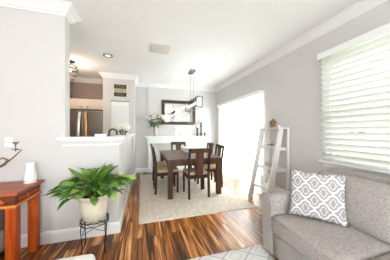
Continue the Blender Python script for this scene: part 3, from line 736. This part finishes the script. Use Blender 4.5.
# ---------------------------------------------------------------- ladder shelf
LX, LY0, LY1 = 2.405, 2.42, 2.90
ld = thing('ladder_shelf', (LX, (LY0 + LY1) / 2, 0), 'white leaning ladder shelf unit beside the sliding door', 'shelf')
hwid = (LY1 - LY0) / 2; Tz = 1.34
def front_x(z): return -.45 + (.275) * z / Tz      # front rail x at height z
for sy in (-1, 1):
    y = sy * hwid
    MB().box(-.045, -.005, y - .014, y + .014, 0, Tz - .022, .002).build('back_post', WHITEWOOD, ld)
    MB().prism([(front_x(0) - .04, 0), (front_x(0) + .045, 0), (front_x(Tz) + .045, Tz - .022), (front_x(Tz) - .04, Tz - .022)], y - .016, y + .016, 1).build('front_rail', WHITEWOOD, ld)
for z in (Tz, 1.0, .63, .27):
    xf = front_x(z) - (.03 if z == Tz else -.02)
    b = MB()
    if z == Tz: b.box(xf - .015, -.002, -hwid - .02, hwid + .02, z - .02, z, .002)
    else:
        b.box(xf, -.047, -hwid + .015, hwid - .015, z - .018, z, .002).box(xf - .006, xf + .008, -hwid + .015, hwid - .015, z - .02, z + .012, .002)
        for sy in (-1, 1): b.box(xf + .01, -.047, sy * (hwid - .022) - .006, sy * (hwid - .022) + .006, z - .05, z - .018, .001)
    b.build('shelf', WHITEWOOD, ld)
def shelf_z(z): return z + .001
ca = thing('potted_cactus', (LX - .09, 2.70, shelf_z(Tz)), 'small green cactus in a brown pot on top of the ladder shelf', 'plant')
MB().lathe([(.042, 0), (.046, .01), (.058, .095), (.066, .097), (.066, .118), (.057, .118), (.05, .09)], seg=18, cap=False).lathe([(.001, 0), (.036, 0), (.036, .004), (.001, .004)], seg=18).lathe([(.001, .088), (.047, .088), (.047, .092), (.001, .092)], seg=18).build('pot', TERRA, ca)
b = MB().ball((0, 0, .125), .028, 1, 1, 1.6).ball((.025, -.012, .12), .015, 1, 1, 1.6).ball((-.022, .014, .118), .016, 1, 1, 1.5)
b.build('cactus', SHRUB, ca)
t = thing('votive_cup', (LX - .12, 2.52, shelf_z(Tz)), 'tiny white cup beside the cactus on the top shelf', 'cup')
MB().lathe([(.012, 0), (.018, .004), (.022, .04), (.019, .04), (.016, .008)], seg=16, cap=False).lathe([(.001, 0), (.012, 0), (.012, .004), (.001, .004)], seg=16).build('cup_body', WHITE, t)
t = thing('dark_book', (LX - .125, 2.74, shelf_z(1.0)), 'dark flat book lying on the second shelf of the ladder unit', 'book')
MB().box(-.06, .06, -.09, .09, 0, .004).box(-.06, .06, -.09, .09, .022, .026).box(.056, .06, -.09, .09, .004, .022).build('cover', BOOK, t)
MB().box(-.057, .055, -.087, .087, .0045, .0215).build('pages', PAPER, t)
t = thing('dark_figurine', (LX - .2, 2.60, shelf_z(1.0)), 'tiny dark figurine on the second shelf of the ladder unit', 'figurine')
MB().lathe([(.018, 0), (.018, .006), (.009, .012), (.014, .03), (.008, .045), (.012, .055), (.004, .066)], seg=12).build('figure', BRONZE, t)
t = thing('tan_basket', (LX - .2, 2.70, shelf_z(.63)), 'small tan basket on the third shelf of the ladder unit', 'basket')
MB().lathe([(.035, 0), (.05, .03), (.048, .055), (.044, .055), (.04, .02)], seg=18, cap=False).lathe([(.001, 0), (.035, 0), (.035, .004), (.001, .004)], seg=18).build('basket_body', BEIGEF, t)
MB().tube([(0, .045 * math.cos(a), .05 + .045 * math.sin(a)) for a in [PI * k / 10 for k in range(11)]], .004, 6).build('handle', GOLD, t)
t = thing('framed_card', (LX - .27, 2.77, shelf_z(.27)), 'white framed card standing on the lowest shelf of the ladder unit', 'picture frame', rz=-.25)
MB().box(-.008, .008, -.08, .08, 0, .19, .002).build('frame', WHITE, t)
MB().box(-.0095, -.008, -.06, .06, .02, .17).build('card', PAPER, t)
t = thing('white_pitcher', (LX - .22, 2.59, shelf_z(.27)), 'tall white pitcher on the lowest shelf of the ladder unit', 'pitcher')
MB().lathe([(.04, 0), (.055, .03), (.058, .09), (.035, .17), (.028, .22), (.035, .25), (.03, .25), (.022, .21)], seg=20).build('pitcher_body', WHITE, t)
MB().tube([(0, -.03, .22), (0, -.07, .20), (0, -.08, .14), (0, -.055, .09)], .006, 6).build('handle', WHITE, t)
t = thing('black_jar', (LX - .3, 2.50, shelf_z(.27)), 'tiny black jar on the lowest shelf beside the pitcher', 'jar')
MB().lathe([(.018, 0), (.02, .005), (.02, .035), (.012, .04), (.012, .048)], seg=14).build('jar_body', BLACK, t)

# ---------------------------------------------------------------- sofa (seat faces -x)
SX0, SX1 = 1.20, 2.24; A1 = 1.55
sf = thing('sofa', (1.72, .4475, 0), 'grey tweed three seat sofa under the blind window', 'sofa')
def L(x, y): return (x - 1.72, y - .40)
lx0, lx1 = SX0 - 1.72, SX1 - 1.72
yA_in, yA_out = 1.43 - .4475, 1.555 - .4475
span = 2 * yA_in   # arms symmetric about local y=0
MB().rbox(lx0 + .015, lx1, -yA_in + .0, yA_in - .0, .07, .29, .02, 6).build('base', SOFA, sf)
MB().rbox(.33, lx1, -yA_in - .02, yA_in + .10, .07, .855, .035, 8, (.01, 0, .004)).build('back', SOFA, sf)
for sy in (1, -1):
    # slim arm with a rolled flared top
    y0, y1 = yA_in, yA_out
    prof = [(y0, .07), (y1, .07), (y1, .45), (y1 + .018, .49), (y1 + .042, .525), (y1 + .056, .56), (y1 + .054, .595), (y1 + .035, .622), (y1, .638), (y0 + .06, .645), (y0 + .025, .642), (y0 + .003, .628), (y0 - .006, .60), (y0 - .003, .56)]
    if sy < 0: prof = [(-a, b_) for a, b_ in prof]
    ar = MB().prism(prof, lx0, .45, 0)
    es = [e for e in ar.bm.edges if abs(e.verts[0].co.x - e.verts[1].co.x) < 1e-5 and e.verts[0].co.x < 0]
    bmesh.ops.bevel(ar.bm, geom=es, offset=.014, segments=3, affect='EDGES')
    for f in ar.bm.faces: f.smooth = abs(f.normal.x) < .9
    ar.build('arm', SOFA, sf)
cwid = 2 * yA_in / 3
for k in range(3):
    y0 = -yA_in + cwid * k + .002; y1 = y0 + cwid - .004
    MB().rbox(lx0 - .005, .20, y0, y1, .291, .465, .035, 9, (.012, 0, .022)).build('seat_cushion', SOFA, sf)
    # welt along the cushion front edges
    w_ = MB()
    for z in (.312, .447): w_.tube([(lx0 - .004, y0 + .03, z), (lx0 - .010, (y0 + y1) / 2, z), (lx0 - .004, y1 - .03, z)], .005, 6)
    w_.build('piping', SOFA, sf)
    mtb = Matrix.Translation((.02, (y0 + y1) / 2, .455)) @ Matrix.Rotation(math.radians(17), 4, 'Y')
    MB().rbox(-.085, .085, -cwid / 2 + .004, cwid / 2 - .004, 0, .42, .045, 9, (.035, 0, .01), mtx=mtb).build('back_cushion', SOFA, sf)
for sx in (lx0 + .13, lx1 - .06):
    for sy in (-1, 1): MB().lathe([(.018, 0), (.026, .07)], sx, sy * (yA_in + .04), 12).build('foot', WBLK, sf)

# patterned pillow
def pillow(name, W, Hh, T, m, loc, rot, label):
    b = MB(); n = 22; top = []; bot = []
    for j in range(n + 1):
        r1 = []; r2 = []
        for i in range(n + 1):
            u = -1 + 2 * i / n; v = -1 + 2 * j / n
            x = u * W / 2 * (1 - .07 * (1 - v * v) ** 1 * abs(u) ** 3); z = v * Hh / 2 * (1 - .07 * (1 - u * u) * abs(v) ** 3)
            t_ = T / 2 * (max(0, (1 - u * u) * (1 - v * v)) ** .42)
            p = b.bm.verts.new((x, -t_, z)); r1.append(p)
            r2.append(p if (i in (0, n) or j in (0, n)) else b.bm.verts.new((x, t_, z)))
        top.append(r1); bot.append(r2)
    for j in range(n):
        for i in range(n):
            f = b.bm.faces.new((top[j][i], top[j][i + 1], top[j + 1][i + 1], top[j + 1][i])); f.smooth = True
            f = b.bm.faces.new((bot[j][i], bot[j + 1][i], bot[j + 1][i + 1], bot[j][i + 1])); f.smooth = True
    o = b.build(name, m); o.location = loc; o.rotation_euler = rot; return tag(o, label, 'pillow')
p_yaw = math.atan2(-.33, .27)
pillow('throw_pillow', .44, .43, .13, PILLOW, (1.534, 1.232, .690), Euler((math.radians(-17), 0, p_yaw), 'XYZ'), 'square grey and white trellis pattern pillow in the sofa corner')

# ---------------------------------------------------------------- console table on the left
cx1, cy0, cy1 = -1.06, 1.92, 2.372
ct = thing('console_table', (-1.70, (cy0 + cy1) / 2, 0), 'glossy cherry red carved console table against the left wall', 'table')
hx = cx1 + 1.70; hy_ = (cy1 - cy0) / 2
MB().box(-hx, hx, -hy_, hy_, .712, .74, .008).build('tabletop', REDTOP, ct)
MB().box(-hx + .03, hx - .03, -hy_ + .03, hy_ - .01, .69, .711, .004).build('top_moulding', REDDK, ct)
fz_ = MB().box(-hx + .036, hx - .036, -hy_ + .036, hy_ - .02, .625, .6895, .002).build('frieze', REDDK, ct)
b = MB()
k = 0
while k < 6:                     # carved leaf lobes on the right end
    y = -hy_ + .09 + k * (2 * hy_ - .14) / 5.2
    b = MB().ball((hx - .035, y, .658), .02, .45, 1.1, 1.1, 2).ball((hx - .035, y + .022, .652), .012, .5, 1, 1.6, 1); b.build('carved_leaf', RED, fz_); k += 1
x = -hx + .12
while x < hx - .08:
    b = MB().ball((x, -hy_ + .035, .658), .02, 1.1, .45, 1.1, 2).ball((x + .022, -hy_ + .035, .652), .012, 1, .5, 1.6, 1); b.build('carved_leaf', RED, fz_); x += .085
MB().box(-hx + .024, hx - .024, -hy_ + .024, hy_ - .012, .60, .6245, .005).build('lower_moulding', REDLT, ct)
for sx in (-1, 1):
    for sy in (-1, 1):
        x = sx * (hx - .068); y = sy * (hy_ - .068) - .0
        MB().box(x - .038, x + .038, y - .038, y + .038, 0, .5995, .006).build('leg', RED, ct)

df = thing('white_diffuser', (-1.135, 2.26, .741), 'white tapered ceramic diffuser on the console table', 'diffuser')
MB().lathe([(.050, 0), (.053, .006), (.053, .02), (.046, .09), (.037, .15), (.035, .205), (.031, .213), (.010, .215)], seg=32).build('diffuser_body', WHITE, df)
MB().lathe([(.0532, .022), (.054, .026), (.053, .03)], seg=32, cap=False).build('base_ring', VASE, df)

cn = thing('metal_candelabra', (-1.41, 2.14, .741), 'bronze branching candelabra on the console table', 'candelabra')
MB().lathe([(.06, 0), (.06, .01), (.02, .03), (.010, .05), (.010, .14), (.02, .16), (.008, .18)], seg=18).build('base', BRONZE, cn)
for s_, zz in ((1, .362), (-1, .36)):
    pts = [(s_ * (.27 * t), -.01 * t, .17 + .02 * math.sin(t * PI) * -1 + (zz - .17) * t ** 1.3) for t in [k / 10 for k in range(11)]]
    am = MB().tube(pts, [.010 - .005 * k / 10 for k in range(11)], 8).build('arm', AGED, cn)
    MB().lathe([(.004, zz - .02), (.004, zz + .045), (.012, zz + .06), (.026, zz + .066), (.026, zz + .076), (.001, zz + .076)], s_ * .222, -.01, 14).build('candle_cup', GOLD, am)
    b = MB()
    for k in range(6):
        a = 2 * PI * k / 6; leaf(b, (s_ * .222, -.01, zz - .005), (math.cos(a), math.sin(a), 0), .04, .016, .4, .5, 4)
    b.build('leaf_sprig', BRONZE, am)
MB().tube([(.0, 0, .16), (.08, -.02, .19), (.15, -.03, .23), (.17, -.03, .27), (.13, -.03, .29), (.10, -.02, .265)], [.006, .011, .014, .011, .008, .004], 8).build('scroll', AGED, cn)

# switch plate
sp = thing('switch_plate', (-1.395, YL, 1.165), 'white rocker switch plate on the left wall', 'switch')
MB().box(-.037, .037, -.007, -.0005, -.052, .052, .003).build('plate', TRIM, sp)
MB().box(-.016, .016, -.011, -.007, -.03, .03, .002).build('rocker', PAPER, sp)

# bin under the console
sb = thing('storage_bin', (-1.62, 2.225, 0), 'dark framed grey and beige fabric bin under the console table', 'bin')
b = MB()
for x in (-.24, .24):
    for y in (-.13, .13): b.box(x - .008, x + .008, y - .008, y + .008, 0, .52)
for z in (.03, .52):
    for y in (-.13, .13): b.box(-.24, .24, y - .007, y + .007, z - .007, z + .007)
    for x in (-.24, .24): b.box(x - .007, x + .007, -.13, .13, z - .007, z + .007)
b.build('wire_frame', BLACK, sb)
MB().rbox(-.228, .228, -.118, .118, .26, .49, .02, 4).build('upper_fabric', GREYF, sb)
MB().rbox(-.228, .228, -.118, .118, .04, .259, .02, 4).build('lower_fabric', BEIGEF, sb)

# ---------------------------------------------------------------- plant stand and peace lily
PX, PY = -.498, 2.12
ps = thing('plant_stand', (PX, PY, 0), 'black wire plant stand with curved legs holding the cream pot', 'plant stand')
sr = .136; sz = .345
b = MB()
for z, r in ((sz, sr), (sz - .035, sr)): b.tube([(r * math.cos(2 * PI * k / 28), r * math.sin(2 * PI * k / 28), z) for k in range(28)], .0045, 6, True)
for k in range(10):
    a0 = 2 * PI * k / 10; a1_ = a0 + 2 * PI / 10
    b.tube([(sr * math.cos(a0), sr * math.sin(a0), sz - .002), (sr * math.cos((a0 + a1_) / 2), sr * math.sin((a0 + a1_) / 2), sz - .033), (sr * math.cos(a1_), sr * math.sin(a1_), sz - .002)], .003, 5)
b.build('ring', BLACK, ps)
b = MB()
for k in range(4):
    a = PI / 4 * k; b.tube([(-sr * math.cos(a), -sr * math.sin(a), sz - .006), (sr * math.cos(a), sr * math.sin(a), sz - .006)], .003, 5)
b.build('pot_rest', BLACK, ps)
for k in range(4):
    a = PI / 4 + PI / 2 * k + .12; c, s_ = math.cos(a), math.sin(a)
    MB().tube([(r * c, r * s_, z) for r, z in ((.134, sz + .002), (.152, sz - .01), (.160, sz - .05), (.150, .18), (.142, .10), (.146, .03), (.160, .006))], .0048, 6).build('leg', BLACK, ps)
    a2 = a + PI / 2; q = MB().tube([(.14 * c, .14 * s_, .235), (.09 * (c + math.cos(a2)) * .7, .09 * (s_ + math.sin(a2)) * .7, .275), (.14 * math.cos(a2), .14 * math.sin(a2), .235)], .003, 5).build('scroll_brace', BLACK, ps)
pp = thing('potted_peace_lily', (PX, PY, sz + .0055), 'bushy green peace lily in a cream pot on the wire stand', 'plant')
MB().lathe([(.10, 0), (.108, .006), (.125, .08), (.142, .18), (.150, .235), (.156, .238), (.156, .262), (.146, .262), (.138, .235), (.13, .2)], seg=36, cap=False).lathe([(.001, .001), (.10, .001), (.10, .01), (.001, .01)], seg=36).build('pot', POT, pp)
MB().lathe([(.001, .215), (.134, .215), (.134, .225), (.06, .235), (.001, .235)], seg=30).build('soil', SOIL, pp)
fo = MB(); stm = MB(); rr = random.Random(21); n = 155
for k in range(n):
    a = k * 2.39996 + rr.uniform(-.3, .3); t = ((k + .5) / n)
    reach = .03 + .27 * t + rr.uniform(-.03, .03); hgt = .285 + .125 * (1 - t ** 1.4) + rr.uniform(-.04, .05)
    if t > .75: hgt = .30 + rr.uniform(-.02, .1)
    d = Vector((math.cos(a), math.sin(a), 0))
    # keep the leaves clear of the wall behind
    lim = (YL - PY - .03)
    Lf = rr.uniform(.11, .19)
    end = d.y * (reach + Lf * .8)
    if end > lim: reach *= .45; Lf *= .62; hgt += .04
    if d.y * (reach + Lf) > lim: Lf = max(.08, (lim - d.y * reach) / max(.2, d.y) * .9)
    p0 = Vector((.05 * d.x, .05 * d.y, .22)); p1 = Vector((reach * d.x, reach * d.y, hgt)); pm = (p0 + p1) / 2 + Vector((0, 0, .05)) - d * reach * .12
    stm.tube([p0, pm, p1], .0032, 5)
    random.seed(k)
    a += rr.uniform(-.75, .75) if d.y < .2 else rr.uniform(-.2, .2); d = Vector((math.cos(a), math.sin(a), 0))
    leaf(fo, p1, d, Lf, rr.uniform(.046, .072), rr.uniform(.2, .75) if t > .35 else rr.uniform(.0, .5), rr.uniform(.15, .5) if t > .35 else rr.uniform(.5, 1.1), 8)
fo.build('foliage', LEAF, pp); stm.build('stems', LEAF, pp)

# ---------------------------------------------------------------- cream ottoman in the near left corner
ot = thing('cream_ottoman', (-.75, 1.00, 0), 'cream upholstered ottoman at the near left edge of the view', 'ottoman')
MB().rbox(-.44, .44, -.38, .38, .12, .45, .045, 10, (0, 0, .01)).build('cushion', CREAM, ot)
for sx in (-1, 1):
    for sy in (-1, 1): MB().lathe([(.018, 0), (.028, .125)], sx * .36, sy * .30, 12).build('foot', WBLK, ot)

# ---------------------------------------------------------------- put every thing's origin at its own base
bpy.context.view_layer.update()
mn_loc = Vector((1.095, YC, .895)); mn.location = mn_loc
for c in mn.children: c.data.transform(Matrix.Translation(-mn_loc))
for o in bpy.data.objects:
    if o.type == 'MESH' and o.parent is None and 'category' in o and o.location.length < 1e-6:
        cs = [v.co for v in o.data.vertices]; lo = [min(c[i] for c in cs) for i in range(3)]; hi = [max(c[i] for c in cs) for i in range(3)]
        p = Vector(((lo[0] + hi[0]) / 2, (lo[1] + hi[1]) / 2, lo[2])); o.data.transform(Matrix.Translation(-p)); o.location = p
